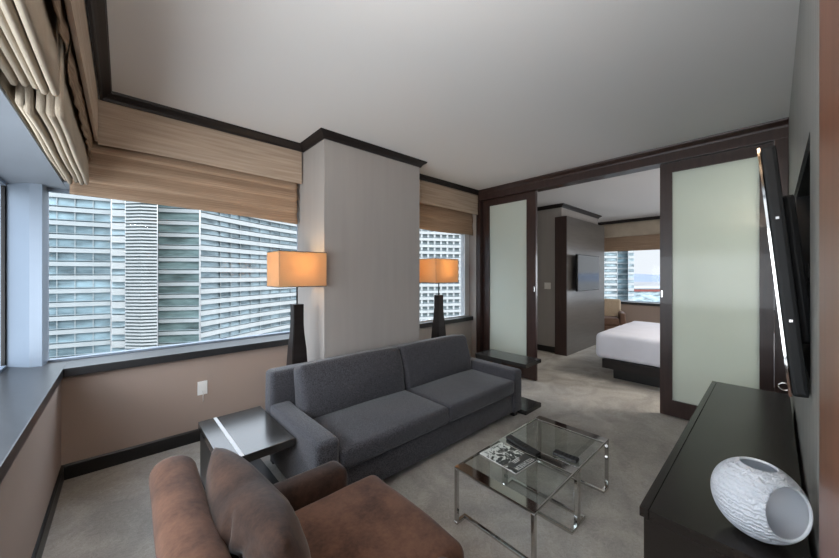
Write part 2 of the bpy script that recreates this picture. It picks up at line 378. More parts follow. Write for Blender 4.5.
# ---------------------------------------------------------------- roman shades
def sheet(x0, x1, z0, z1, y, th, fn, nx=40, nz=24):
    """cloth sheet in the xz plane; fn(u,v) -> (dy, dz); thickness th"""
    bm = bmesh.new(); F = []; B = []
    for i in range(nx+1):
        u = i/nx; f = []; b = []
        for j in range(nz+1):
            v = j/nz; dy, dz = fn(u, v)
            x = x0+(x1-x0)*u; z = z0+(z1-z0)*v+dz
            f.append(bm.verts.new((x, y+dy, z))); b.append(bm.verts.new((x, y+dy+th, z)))
        F.append(f); B.append(b)
    for i in range(nx):
        for j in range(nz):
            bm.faces.new((F[i][j], F[i+1][j], F[i+1][j+1], F[i][j+1]))
            bm.faces.new((B[i][j], B[i][j+1], B[i+1][j+1], B[i+1][j]))
        bm.faces.new((F[i][0], B[i][0], B[i+1][0], F[i+1][0])); bm.faces.new((F[i][nz], F[i+1][nz], B[i+1][nz], B[i][nz]))
    for j in range(nz):
        bm.faces.new((F[0][j], F[0][j+1], B[0][j+1], B[0][j])); bm.faces.new((F[nx][j], B[nx][j], B[nx][j+1], F[nx][j+1]))
    return bm
def folds(u, v, L, amp=.02, seed=0):
    # overlapping horizontal tucks: each tuck bellies out towards its lower edge
    d = 0
    for lo, hi, a in L:
        if lo <= v <= hi: t = (hi-v)/(hi-lo); d -= a*math.sin(min(1, t*1.08)*pi*.55)**2
    d += .004*noise.noise(Vector((u*6, v*5, seed)))
    return d
t = thing('roman_shade', 'wide woven tan roman shade hanging over the main window', 'window shade', (.6, 3.2, 2.0))
def placed(o, root):
    o.parent = root; o.matrix_parent_inverse = Matrix.Translation(-Vector(root.location)); return o
def vf(u, v): return (.003*noise.noise(Vector((u*9, v*3, 1))), .006*math.sin(u*5)*(1-v))
placed(obj('valance', sheet(-.13, 1.30, 2.335, 2.645, 3.15, .012, vf, 50, 10), M['valance'], smooth=False), t)
LA = [(0, .28, .022), (.24, .52, .016), (.50, .74, .022), (.72, 1.0, .016)]
placed(obj('shade_panel', sheet(-.27, 1.285, 1.955, 2.42, 3.235, .012, lambda u, v: (folds(u, v, LA, seed=3), (1-v)*(.045*(1-u)-.022+.012*math.sin(u*pi))), 60, 60), M['blind'], smooth=True), t)
t = thing('roman_shade', 'short plain tan roman shade over the small window behind the far lamp', 'window shade', (3.2, 3.15, 2.0))
placed(obj('valance', sheet(2.47, 3.994, 2.34, 2.636, 3.045, .012, lambda u, v: (.006*noise.noise(Vector((u*16, v*2, 4)))*(1-v), .006*math.sin(u*3)), 60, 10), M['valance'], smooth=True), t)
placed(obj('shade_panel', sheet(2.47, 3.98, 2.03, 2.42, 3.15, .012, lambda u, v: (folds(u, v, [(0, .55, .02), (.5, 1, .015)], seed=8), (1-v)*.008*math.sin(u*9)), 50, 30), M['blind'], smooth=True), t)
t = thing('roman_shade', 'cream roman shade over the bedroom window seen through the doorway', 'window shade', (8.7, 1.0, 2.0))
def sheet_x(y0, y1, z0, z1, x, th, fn, nx=40, nz=24):
    bm = sheet(y0, y1, z0, z1, 0, th, fn, nx, nz)
    for v in bm.verts: v.co = Vector((x+v.co.y, v.co.x, v.co.z))
    return bm
placed(obj('valance', sheet_x(-1.19, 3.18, 2.31, 2.645, 8.64, .012, lambda u, v: (.004*noise.noise(Vector((u*30, v*2, 4))), .006*abs(math.sin(u*60))*(1-v)), 80, 8), M['blind_side'], smooth=True), t)
placed(obj('shade_panel', sheet_x(-1.19, 3.18, 1.98, 2.42, 8.72, .012, lambda u, v: (folds(u, v, [(0, .6, .02)], seed=8), 0), 40, 20), M['blind'], smooth=True), t)
# left window shades: raised, their pleats hang as a stack of loops running along the wall
def pleats(y0, y1, xs, zb, zt, seed, ny=26, r=.012):
    bm = bmesh.new(); rnd = random.Random(seed)
    offs = [(rnd.uniform(-.003, .003), rnd.uniform(-.012, .012)) for _ in xs]
    for (x, (ox, oz)) in zip(xs, offs):
        prof = [(-r*.45, zt), (-r*.9, zb+.05), (-r, zb+.015), (-r*.6, zb+.003), (0, zb), (r*.6, zb+.003), (r, zb+.015), (r*.9, zb+.05), (r*.45, zt)]
        rings = []
        for i in range(ny+1):
            u = i/ny; y = y0+(y1-y0)*u
            wx = .005*noise.noise(Vector((u*3.2, x*9, seed)))+ox; wz = .012*noise.noise(Vector((u*2.1+5, x*5, seed)))+oz*(.3+.7*abs(2*u-1))
            rings.append([bm.verts.new((x+wx+px, y, pz+wz*(1 if pz < zt-.01 else 0))) for px, pz in prof])
        for a, b in zip(rings, rings[1:]):
            for k in range(len(prof)-1): bm.faces.new((a[k], a[k+1], b[k+1], b[k]))
            bm.faces.new((a[-1], a[0], b[0], b[-1]))
        bm.faces.new(rings[0]); bm.faces.new(rings[-1][::-1])
    return bm
t = thing('roman_shade', 'cream pleated roman shade raised over the left window, nearer the corner', 'window shade', (-.22, 2.5, 2.05), group='raised shades over the left window')
placed(obj('pleat_stack', pleats(1.86, 3.13, [-.282, -.257, -.232, -.207, -.184], 2.035, 2.36, 2), M['blind_side'], smooth=True), t)
placed(obj('shade_panel', sheet_x(1.9, 3.1, 2.20, 2.62, -.160, .004, lambda u, v: (.012*noise.noise(Vector((u*14, v*3, 2)))*(1-v), .02*noise.noise(Vector((u*5, 0, 3)))), 60, 16), M['blind_brown'], smooth=True, label='brown sheer cloth hanging behind the pleats'), t)
t = thing('roman_shade', 'cream pleated roman shade raised over the left window, nearest the viewpoint', 'window shade', (-.22, .5, 2.05), group='raised shades over the left window')
placed(obj('pleat_stack', pleats(-.9, 1.80, [-.287, -.262, -.237, -.212, -.190], 2.09, 2.40, 5, 50), M['blind_side'], smooth=True), t)
placed(obj('shade_panel', sheet_x(-.9, 1.78, 2.26, 2.62, -.160, .004, lambda u, v: (.012*noise.noise(Vector((u*30, v*3, 7)))*(1-v), .02*noise.noise(Vector((u*9, 0, 3)))), 80, 16), M['blind_brown'], smooth=True, label='brown sheer cloth hanging behind the pleats'), t)
tag(obj('valance_board', boxes((-.145, -.128, -1.38, 3.10, 2.335, 2.655), bevel=.005), M['valance']), 'long cream fabric valance running above the left window shades', 'valance')

# ---------------------------------------------------------------- wall fittings
o = thing('power_outlet', 'white power outlet with a short plugged cord on the taupe wall', 'outlet', (.505, 3.345, .45))
obj('cover_plate', boxes((-.036, .036, -.007, 0, -.058, .058), bevel=.003), M['white'], o)
obj('socket', boxes((-.017, .017, -.010, -.007, .008, .038), bevel=.0015), M['white'], o)
obj('socket', boxes((-.017, .017, -.010, -.007, -.038, -.008), bevel=.0015), M['white'], o)
obj('cord', tube([(0, -.012, -.025), (.002, -.03, -.04), (.0, -.03, -.07), (.002, -.02, -.10), (.001, -.006, -.118)], .003), M['white_wire'], o, smooth=True)
o = thing('light_switch', 'white double light switch on the pale bedroom wall', 'switch', (5.82, 2.84, 1.22))
obj('cover_plate', boxes((-.008, 0, -.06, .06, -.06, .06), bevel=.003), M['white'], o)
for y in (-.025, .025): obj('rocker', boxes((-.013, -.008, y-.014, y+.014, -.03, .03), bevel=.002), M['white'], o)

# ---------------------------------------------------------------- grey sofa
sofa = thing('sofa', 'long charcoal tweed sofa standing in front of the pier', 'sofa', (1.9, 2.18, 0))
def at(name, bm, m, root, loc, rot=(0, 0, 0), label=None):
    o = obj(name, bm, m, root, smooth=True, label=label); o.location = Vector(loc)-Vector(root.location); o.rotation_euler = rot; return o
at('base_frame', soft(2.02, .88, .24, .02, n=10), M['sofa'], sofa, (1.9, 2.20, .17))
at('backrest', soft(2.196, .16, .64, .035, (0, .004, .004), .004, 1), M['sofa'], sofa, (1.9, 2.575, .385))
for k, x in enumerate((.873, 2.927)):
    at('armrest', soft(.146, .80, .42, .03, (.004, .004, .004), .003, k), M['sofa'], sofa, (x, 2.13, .262))
sx = [(.948, 1.898), (1.902, 2.852)]
for k, (a, b) in enumerate(sx):
    at('seat_cushion', soft(b-a, .64, .135, .032, (0, .006, .016), .004, 3+k, 16), M['sofa'], sofa, ((a+b)/2, 2.04, .322))
for k, (a, b) in enumerate(sx):
    def lean(p): return Vector((p.x, p.y*(1-.28*max(0, p.z/.2)), p.z))
    at('back_cushion', soft(b-a-.006, .2, .40, .045, (.004, .03, .012), .006, 6+k, 16, lean), M['sofa'], sofa, ((a+b)/2, 2.37, .552), (R(-11), 0, 0))
for x in (.86, 2.94):
    for y in (1.80, 2.58): at('foot', boxes((-.03, .03, -.03, .03, -.027, .027), bevel=.004), M['black'], sofa, (x, y, .027))

# ---------------------------------------------------------------- brown armchair and pillow
ch = thing('armchair', 'brown velvet armchair in the foreground beside the dark side table', 'armchair', (.5, 1.1, 0))
def rolltop(p): return Vector((p.x-.030*max(0, p.z/.3), p.y, p.z))
at('base_frame', soft(.70, .90, .20, .03), M['velvet'], ch, (.51, 1.105, .16))
at('backrest', soft(.145, .955, .66, .068, (.0, .0, .0), .006, 11, 14, rolltop), M['velvet'], ch, (.165, 1.115, .415))
for k, y in enumerate((1.503, .722)):
    at('armrest', soft(.61, .145, .415, .05, (.0, .006, .006), .004, 13+k, 14), M['velvet_dark'], ch, (.535, y, .265))
at('seat_cushion', soft(.70, .64, .17, .05, (.012, .004, .022), .006, 17, 16), M['velvet'], ch, (.628, 1.105, .325))
for x in (.16, .82):
    for y in (.70, 1.51): at('foot', boxes((-.03, .03, -.03, .03, -.03, .03), bevel=.004), M['black'], ch, (x, y, .03))
def pillow(w, h, t, seed, n=44):
    bm = bmesh.new(); g = {}
    for s in (1, -1):
        for i in range(n+1):
            for j in range(n+1):
                u, v = 2*i/n-1, 2*j/n-1
                edge = i in (0, n) or j in (0, n)
                if s == -1 and edge: g[(s, i, j)] = g[(1, i, j)]; continue
                th = t/2*((1-u*u)*(1-v*v))**.40
                x = w/2*u*(1-.09*(1-abs(v))**1.0*abs(u)**3); z = h/2*v*(1-.09*(1-abs(u))*abs(v)**3)
                z -= .018*abs(u)**4*(v > 0)*v; p = Vector((x, 0, z))
                cr = -.035*math.exp(-((v-.25-.55*u)/.10)**2)+.028*math.exp(-((v-.42-.5*u)/.12)**2)+noise.noise(Vector((u*1.6+v*1.2, v*3.2-u, seed)))*.045-.05*max(0, 1-abs(noise.noise(Vector((u*1.9+v*.8, v*1.3-u*.9, seed+3))))*7)
                y = s*(th*(1-.0)+cr*(.2 if s == 1 else 1.4)*((1-u*u)*(1-v*v))**1.4) if not edge else 0
                p.y = y + .01*noise.noise(Vector((u*2, v*2, seed+9)))
                g[(s, i, j)] = bm.verts.new(p)
    for s in (1, -1):
        for i in range(n):
            for j in range(n):
                q = (g[(s, i, j)], g[(s, i+1, j)], g[(s, i+1, j+1)], g[(s, i, j+1)])
                bm.faces.new(q if s == 1 else q[::-1])
    return bm
pw = obj('throw_pillow', pillow(.70, .50, .22, 4.2), M['velvet_dark'], loc=(.415, 1.17, .645), smooth=True)
pw.rotation_euler = (0, R(0), R(-90)); 
pw.matrix_world = Matrix.Translation((.312, 1.105, .556)) @ Matrix.Rotation(R(-10), 4, 'Y') @ Matrix.Rotation(R(-90+2), 4, 'Z') @ Matrix.Rotation(R(-3), 4, 'Y')
tag(pw, 'crumpled dark brown velvet pillow leaning on the armchair back', 'pillow')

# ---------------------------------------------------------------- side tables
t = thing('side_table', 'black side table with a pale inlaid stripe between armchair and sofa', 'side table', (.588, 2.335, 0), (0, 0, R(1.0)))
obj('tabletop', boxes((-.205, .195, -.335, .335, .372, .42), bevel=.003), M['gloss_dark'], t)
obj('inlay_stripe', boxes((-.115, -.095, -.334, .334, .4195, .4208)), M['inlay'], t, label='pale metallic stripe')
obj('side_panel', boxes((-.195, -.145, -.32, .32, 0.045, .372), bevel=.003), M['black'], t)
obj('base_slab', boxes((-.20, .18, -.33, .33, 0, .045), bevel=.003), M['black'], t)
t = thing('side_table', 'dark glossy side table standing past the sofa near the doorway', 'side table', (3.17, 2.02, 0))
obj('tabletop', boxes((-.155, .168, -.32, .32, .478, .517), bevel=.003), M['gloss_dark'], t)
obj('side_panel', boxes((-.145, -.105, .0, .32, .045, .478), bevel=.003), M['black'], t)
obj('base_slab', boxes((-.155, .168, -.32, .32, 0, .045), bevel=.003), M['gloss_dark'], t)

# ---------------------------------------------------------------- lamps
def lamp(x, y, label):
    t = thing('floor_lamp', label, 'lamp', (x, y, 0), group='lamps with orange box shades')
    bm = bmesh.new(); prof = [(0, .10), (.02, .10), (.5, .074), (.80, .060), (.92, .048), (1.02, .043), (1.178, .043)]
    rings = [[bm.verts.new((sx*w, sy*w, z)) for sx, sy in ((-1, -1), (1, -1), (1, 1), (-1, 1))] for z, w in prof]
    for a, b in zip(rings, rings[1:]):
        for k in range(4): bm.faces.new((a[k], a[(k+1) % 4], b[(k+1) % 4], b[k]))
    bm.faces.new(rings[0][::-1]); bm.faces.new(rings[-1])
    bmesh.ops.bevel(bm, geom=[e for e in bm.edges if abs(e.verts[0].co.z-e.verts[1].co.z) > .01], offset=.006, segments=2, affect='EDGES')
    obj('base', bm, M['trim'], t, label='dark flared wooden base')
    obj('pole', tube([(0, 0, 1.178), (0, 0, 1.60)], .007), M['black'], t, smooth=True)
    sh = obj('lamp_shade', boxes((-.2, .2, -.146, -.142, 1.332, 1.62), (-.2, .2, .142, .146, 1.332, 1.62), (-.2, -.196, -.142, .142, 1.332, 1.62), (.196, .2, -.142, .142, 1.332, 1.62)), M['shade'], t, label='box shade glowing orange')
    for zt in (1.3295, 1.6175): obj('shade_trim', boxes(*[b for z in (zt,) for b in ((-.201, .201, -.148, -.143, z, z+.005), (-.201, .201, .143, .148, z, z+.005), (-.202, -.197, -.143, .143, z, z+.005), (.197, .202, -.143, .143, z, z+.005))]), M['black'], t)
    b2 = bmesh.new(); bmesh.ops.create_uvsphere(b2, u_segments=16, v_segments=10, radius=.032)
    obj('bulb', b2, M['bulb'], t, loc=(0, 0, 1.46), smooth=True)
    obj('shade_spider', boxes((-.196, .196, -.003, .003, 1.598, 1.603), (-.003, .003, -.142, .142, 1.598, 1.603)), M['black'], t)
    l = D.lights.new('lamp_glow', 'POINT'); l.energy = LAMP_W; l.color = (1, .76, .48); l.shadow_soft_size = .045
    lo = D.objects.new('lamp_glow', l); C.objects.link(lo); lo.location = (x, y, 1.53); 
    return t
LAMP_W = 2.8
lamp(1.102, 2.768, 'box-shaded lamp on a dark flared base beside the main window')
lamp(2.88, 2.80, 'box-shaded lamp on a dark flared base beside the small window')

# ---------------------------------------------------------------- nesting glass coffee tables
def coffee(x0, x1, label, w0=.07, w1=.07):
    y0, y1, z = .748, 1.242, .33
    t = thing('coffee_table', label, 'coffee table', ((x0+x1)/2, (y0+y1)/2, 0), group='glass coffee tables side by side')
    def P(name, bs, m, bevel=.0015, lab=None):
        o = boxes(*bs, bevel=bevel, seg=1)
        return placed(obj(name, o, m, label=lab), t)
    P('top_frame', [(x0, x0+w0, y0, y1, z-.014, z-.001), (x1-w1, x1, y0, y1, z-.014, z-.001), (x0+w0, x1-w1, y0, y0+.010, z-.014, z-.001), (x0+w0, x1-w1, y1-.010, y1, z-.014, z-.001)], M['chrome'])
    P('glass_top', [(x0+w0+.001, x1-w1-.001, y0+.011, y1-.011, z-.011, z-.003)], M['table_glass'], 0, 'clear glass')
    for xx in (x0, x1-.02):
        for yy in (y0, y1-.02): P('leg', [(xx, xx+.02, yy, yy+.02, .016, z-.014)], M['chrome'])
    for s, xx in ((1, x0), (-1, x1)):
        a, b = (xx, xx+.072) if s == 1 else (xx-.072, xx)
        c, d = (b, b+.018) if s == 1 else (a-.018, a)
        P('floor_runner', [(a, b, y0, y0+.02, 0, .016), (a, b, y1-.02, y1, 0, .016), (c, d, y0, y1, 0, .016)], M['chrome'])
    return t
coffee(1.406, 1.909, 'glass and chrome coffee table nearer the armchair, magazine on top')
coffee(1.914, 2.405, 'glass and chrome coffee table farther from the armchair', .012, .07)
# magazine
mg = thing('magazine', 'glossy magazine with black and white cover on the glass coffee table', 'magazine', (1.712, 1.083, .3305), (0, 0, R(-4)))
obj('pages', boxes((-.105, .105, -.131, .131, 0, .004), bevel=.0008), M['white_wire'], mg)
def cover():
    t = NT('printed_magazine_cover'); b = t.b; b.inputs['Roughness'].default_value = .25
    v = t.coords((1, 1, 1)); n = t.new('ShaderNodeTexNoise', Scale=22, Detail=6, Distortion=1.5); t.link(v, n.inputs['Vector'])
    r = t.new('ShaderNodeValToRGB'); r.color_ramp.elements[0].position = .50; r.color_ramp.elements[1].position = .58
    r.color_ramp.elements[0].color = rgb(58, 60, 58); r.color_ramp.elements[1].color = rgb(196, 200, 194)
    sep = t.new('ShaderNodeSeparateXYZ'); t.link(v, sep.inputs[0])
    # the photograph of the cover fades to plain dark towards one edge
    ad = t.new('ShaderNodeMath', operation='MULTIPLY_ADD'); ad.inputs[1].default_value = 1.1; t.link(sep.outputs['Y'], ad.inputs[0]); t.link(n.outputs['Fac'], ad.inputs[2])
    t.link(ad.outputs[0], r.inputs['Fac']); t.link(r.outputs['Color'], b.inputs['Base Color']); return t.m
obj('cover', boxes((-.104, .104, -.130, .130, .0041, .0058)), cover(), mg)
M['ink'] = mat('white_ink', rgb(214, 216, 212), .5)
M['ink_dark'] = mat('dark_print', rgb(52, 54, 53), .35)
obj('title_band', boxes((-.08, .104, -.128, -.045, .0058, .0062)), M['ink_dark'], mg)
lt = []
xx = -.07; rl = random.Random(3)
for k in range(9):     # title lettering, too small to read in the photograph
    w = .013; kind = k % 4; y = -.105
    if kind == 0: lt += [(xx, xx+.003, y-.018, y+.012), (xx+.009, xx+.012, y-.018, y+.006), (xx, xx+.012, y-.003, y+.0)]
    elif kind == 1: lt += [(xx, xx+.012, y-.018, y-.015), (xx, xx+.012, y+.009, y+.012), (xx, xx+.003, y-.018, y+.012)]
    elif kind == 2: lt += [(xx, xx+.003, y-.018, y+.012), (xx+.009, xx+.012, y-.018, y+.012), (xx, xx+.012, y+.009, y+.012), (xx, xx+.012, y-.018, y-.015)]
    else: lt += [(xx+.004, xx+.008, y-.018, y+.012), (xx, xx+.012, y-.018, y-.014)]
    xx += .0185
for r_ in range(3):
    lt += [(-.03+.0*r_, .02+.01*r_, -.070+.01*r_, -.066+.01*r_)]
obj('title_lettering', boxes(*[(a, b, c, d, .0062, .0066) for a, b, c, d in lt]), M['ink'], mg)
def remote(loc, rz, L, label, tilt=0, grp=None):
    t = thing('remote_control', label, 'remote control', loc, (R(tilt), 0, rz), grp)
    obj('body', boxes((-.024, .024, -L/2, L/2, 0, .02), bevel=.006, seg=3), M['black'], t)
    for i in range(4):
        for j in range(3): obj('button', boxes((-.015+j*.012, -.009+j*.012, L*.1-i*.022, L*.1-i*.022+.009, .0195, .0215), bevel=.001), M['tvback'], t)
    return t
remote((1.885, 1.085, .3305), R(-13), .25, 'black remote control lying across the magazine edge by the chrome bar')
remote((1.962, .845, .3305), R(3), .14, 'small black remote control on the farther glass table')

# ---------------------------------------------------------------- media console, vase, television
cs = thing('media_console', 'long dark wooden media console against the television wall', 'console', (2.16, .1, 0))
X0, X1, Y0, Y1, Z = 1.239, 3.08, -.066, .296, .68
def pc(name, bs, m, bevel=.002, label=None): return placed(obj(name, boxes(*bs, bevel=bevel), m, label=label), cs)
pc('top_panel', [(X0, X1, Y0, Y1-.026, Z-.03, Z)], M['console'])
pc('top_edge', [(X0, X1, Y1-.024, Y1, Z-.03, Z)], M['console'])
pc('end_panel', [(X0, X0+.03, Y0, Y1-.012, .06, Z-.031)], M['console']); pc('end_panel', [(X1-.03, X1, Y0, Y1-.012, .06, Z-.031)], M['console'])
pc('bottom_panel', [(X0+.03, X1-.03, Y0, Y1-.03, .06, .09)], M['console']); pc('back_panel', [(X0+.03, X1-.03, Y0, Y0+.01, .09, Z-.031)], M['black'])
pc('plinth', [(X0+.03, X1-.03, Y0+.01, Y1-.05, 0, .0595)], M['black'])
for k in range(3):
    a = X0+.032+k*(X1-X0-.064)/3; b = a+(X1-X0-.064)/3-.004
    pc('door', [(a, b, Y1-.03, Y1-.010, .092, Z-.034)], M['console'])

def make_vase():
    c = Vector((1.352, .032, .7875)); rr = .1020
    cam = Vector((0, 0, 1.434)); A = R(47.59)
    F = Vector((cos(A), sin(A), 0)); Rt = Vector((sin(A), -cos(A), 0))
    bm = bmesh.new(); bmesh.ops.create_icosphere(bm, subdivisions=5, radius=1)
    # two round openings: a small mouth in the crown and a wide one in the flank
    for d, ang in ((Vector((.02, -.01, 1)).normalized(), .40), (Vector((-.50, -.60, .10)).normalized(), .70)):
        bmesh.ops.bisect_plane(bm, geom=bm.verts[:]+bm.edges[:]+bm.faces[:], plane_co=d*cos(ang), plane_no=d, clear_outer=True)
    for v in bm.verts: v.co = Vector((v.co.x*rr, v.co.y*rr, v.co.z*rr*1.04))
    o = obj('vase', bm, [M['vase'], M['vase_in']], loc=c, smooth=True)
    s = o.modifiers.new('s', 'SOLIDIFY'); s.thickness = .007; s.offset = -1; s.material_offset = 1; s.material_offset_rim = 1
    return o
tag(make_vase(), 'round white carved ceramic vase with two openings on the media console', 'vase')

tv = thing('television', 'wall-mounted black television seen edge-on above the console', 'television', (2.2, 0, 1.45), (0, 0, 0))
# panel leans forward at the top
tvm = Matrix.Translation((0, 0, 0))
def tvp(name, bs, m, bevel=.003, label=None, parent=None):
    o = obj(name, boxes(*bs, bevel=bevel), m, parent or tv, label=label); return o
TL, TH = .60, .415
tvp('housing', [(-TL, TL, -.040, -.004, -TH, TH)], M['tvback'], .01)
tvp('bezel', [(-TL-.002, TL+.002, -.004, .004, -TH, -TH+.012), (-TL-.002, TL+.002, -.004, .004, TH-.012, TH), (-TL-.002, -TL+.012, -.002, .004, -TH+.012, TH-.012), (TL-.012, TL+.002, -.004, .004, -TH+.012, TH-.012)], M['chrome'], 0, 'thin silver front edge')
tvp('screen', [(-TL+.012, TL-.012, -.003, .002, -TH+.012, TH-.012)], M['tv'], 0)
tvp('back_cover', [(-TL+.12, TL-.12, -.07, -.041, -.26, .26)], M['tvback'], .012)
for z in (-.17, .17): tvp('screw', [(-TL-.002, -TL+.001, -.026, -.018, z-.004, z+.004)], M['chrome'], 0)
tv.rotation_euler = (R(-5), 0, 0)
br = obj('wall_bracket', boxes((-.2, .2, -.30, -.285, -.15, .15), (-.03, .03, -.285, -.10, -.03, .03), (-.15, -.11, -.285, -.10, -.08, -.05), (.11, .15, -.285, -.10, -.08, -.05)), M['black'], tv)
br.rotation_euler = (R(5), 0, 0)
rg = bmesh.new()
ring = [(0.0, .012*cos(a), .012*sin(a)) for a in [2*pi*i/14 for i in range(15)]]
obj('hook_ring', tube(ring, .0022, 6, rg), M['chrome'], tv, loc=(-TL+.0, .012, -TH+.03), smooth=True)

t = thing('television', 'flat television on the dark divider panel in the bedroom', 'television', (6.42, 2.345, 1.46), (0, 0, R(0)))
obj('housing', boxes((-.52, .52, -.012, .025, -.33, .33), bevel=.006), M['tvback'], t)
obj('screen', boxes((-.505, .505, -.016, -.012, -.315, .315)), M['tv'], t)
obj('wall_bracket', boxes((-.15, .15, .025, .1045, -.1, .1)), M['black'], t)


# ---------------------------------------------------------------- bedroom furniture
bd = thing('bed', 'bed with plain white linen on a dark low platform in the bedroom', 'bed', (5.7, .6, 0))
placed(obj('plinth', boxes((5.0, 6.45, -1.1, 1.50, 0, .15), bevel=.004), M['black']), bd)
placed(obj('platform', boxes((4.87, 6.58, -1.15, 1.60, .15, .275), bevel=.006), M['trim']), bd)
at('mattress', soft(1.76, 2.82, .35, .07, (.006, .006, .015), .008, 21, 22), M['bed'], bd, (5.735, .28, .452), label='white linen cover')
at('headboard', soft(1.8, .06, .6, .02), M['brown_fabric'], bd, (5.735, -1.165, .75))
ac = thing('armchair', 'small tan armchair with brown arms in the bedroom corner by the window', 'armchair', (8.05, 2.56, 0), (0, 0, R(200)))
for nm, sz, lc, m, rt in (('backrest', (.13, .60, .52), (-.26, 0, .60), 'tan_fabric', (0, R(-12), 0)), ('seat_cushion', (.54, .48, .16), (.02, 0, .40), 'brown_fabric', (0, 0, 0)),
        ('base_frame', (.60, .62, .2), (0, 0, .22), 'brown_fabric', (0, 0, 0)), ('armrest', (.56, .11, .44), (.0, .30, .38), 'brown_fabric', (0, 0, 0)), ('armrest', (.56, .11, .44), (.0, -.30, .38), 'brown_fabric', (0, 0, 0))):
    obj(nm, soft(*sz, .04, (0, 0, .01), .003, 30), M[m], ac, lc, rt, True)
for x in (-.24, .24):
    for y in (-.25, .25): obj('foot', boxes((-.02, .02, -.02, .02, -.062, .062)), M['black'], ac, (x, y, .062))

# ---------------------------------------------------------------- the city outside
A_ = R(47.59)
def pt(u, d):
    r = (u-419.5)/324*d
    return (d*cos(A_)+r*sin(A_), d*sin(A_)-r*cos(A_))
GZ = -70
def tower_glass(name, c, rough=.15, metal=.3, c2=None):
    return mat(name, c, rough, metal=metal, nscale=.3, namt=.6, stretch=(.5, .5, 1.6), detail=6)  # light and dark blotches in the colour stand in for irregular reflections
M['tg4'] = tower_glass('tower_glass_grey', rgb(138, 152, 156)); M['tg1'] = tower_glass('tower_glass_blue', rgb(134, 154, 160)); M['tg2'] = tower_glass('tower_glass_green', rgb(112, 130, 128)); M['tg3'] = tower_glass('tower_glass_pale', rgb(176, 192, 196))
M['band'] = mat('tower_concrete_band', rgb(162, 166, 165), .8, nscale=.4, namt=.06)
M['band2'] = mat('tower_white_band', rgb(172, 173, 170), .8, nscale=.4, namt=.06)
M['rail'] = mat('tower_railing', rgb(140, 150, 152), .5, nscale=.4, namt=.1)
M['dark_void'] = mat('tower_recess', rgb(104, 114, 114), .5, nscale=.5, namt=.2)
def back_pts(face, depth):
    """close a facade polyline into a block by pushing it away from the viewpoint"""
    out = list(face)
    for x, y in reversed(face):
        L = math.hypot(x, y); out.append((x*(L+depth)/L, y*(L+depth)/L))
    return out
def toward(p, q):
    L = math.hypot(*p); return (p[0]*(L-q)/L, p[1]*(L-q)/L)
def tower(label, face, z0, z1, per, bh, glass, band, prot=.5, mull=0, zoff=0, depth=22, group='towers outside the windows', mw=.14, mdark=None):
    cx = sum(p[0] for p in face)/len(face); cy = sum(p[1] for p in face)/len(face)
    t = thing('tower_block', label, 'building', (cx, cy, z0), group=group)
    placed(obj('glass_core', prism(back_pts(face, depth), z0, z1), glass), t)
    bm = bmesh.new(); z = z0+zoff
    fr = [toward(p, prot) for p in face]; ring = back_pts(fr, depth+prot)
    while z < z1:
        prism(ring, z, z+bh, bm); z += per
    placed(obj('floor_bands', bm, band), t)
    if per > 2:
        bm = bmesh.new(); z = z0+zoff; fr = [toward(p, prot*1.05) for p in face]; ring = back_pts(fr, depth+prot*1.05)
        while z < z1-2: prism(ring, z+bh+.28, z+bh+.40, bm); z += per
        placed(obj('railings', bm, M['rail']), t)
    if mull:
        bm = bmesh.new()
        for (a, b) in zip(face, face[1:]):
            L = math.hypot(b[0]-a[0], b[1]-a[1]); n = max(1, int(L/mull)); ux, uy = (b[0]-a[0])/L, (b[1]-a[1])/L
            for i in range(n+1):
                px, py = a[0]+ux*L*i/n, a[1]+uy*L*i/n; q = toward((px, py), prot*.8)
                prism([(px-ux*mw/2, py-uy*mw/2), (px+ux*mw/2, py+uy*mw/2), (q[0]+ux*mw/2, q[1]+uy*mw/2), (q[0]-ux*mw/2, q[1]-uy*mw/2)], z0, z1, bm)
        placed(obj('mullions', bm, band), t)
    return t
tower('pale tower with reflective blue glass behind the left part of the main window', [pt(-60, 66), pt(38, 73), pt(75, 76), pt(110.6, 79)], GZ, 34, 3.15, .95, M['tg1'], M['band'], .5, 2.4, .9)
tower('narrow white tower bay with small balconies beside the louvred bay', [pt(111.7, 78), pt(125, 78.5)], GZ, 34, 3.15, 1.5, M['tg3'], M['band2'], .8, 0, .3, 14)
tower('tower bay clad in fine white horizontal louvres', [pt(125.4, 77), pt(141, 76.5), pt(157, 77.5)], GZ, 34, .78, .36, M['dark_void'], M['band2'], .5, 0, .1, 14)
tower('dark green glass tower with white floor bands', [pt(158, 84), pt(199.2, 86)], GZ, 36, 3.2, .9, M['tg2'], M['band'], .4, 6, 1.2, 16)
cf = [pt(200.6+20*i, 92+6.6*i+.35*i*i) for i in range(8)]
tower('curved white tower with sweeping balcony bands', cf, GZ, 40, 3.1, 1.3, M['tg4'], M['band2'], .9, 3.6, .8, 20, mw=.12)
tower('white gridded tower seen through the small window', [pt(395, 150), pt(466, 158)], GZ, 60, 3.1, 1.25, M['dark_void'], M['band2'], .9, 3.0, .5, 25, mw=.9)
tower('pale tower seen through the left window', [(-60, 10), (-62, 60), (-58, 95)], GZ, 30, 3.2, 1.1, M['tg1'], M['band'], .5, 4, .9, 20)
tower('banded balcony tower at the left of the bedroom window', [pt(596, 190), pt(617, 190)], GZ, 62, 3.2, 1.3, M['tg3'], M['band2'], 1, 5, .9, 25)
tower('slim blue glass tower in the bedroom window', [pt(617.4, 196), pt(628, 197)], GZ, 62, 3.2, .5, M['tg1'], M['band'], .4, 4, .9, 25)
tower('narrow white balcony tower beside the slim blue tower', [pt(628.3, 192), pt(634, 193)], GZ, 62, 3.2, 1.5, M['tg3'], M['band2'], 1, 0, .9, 25)
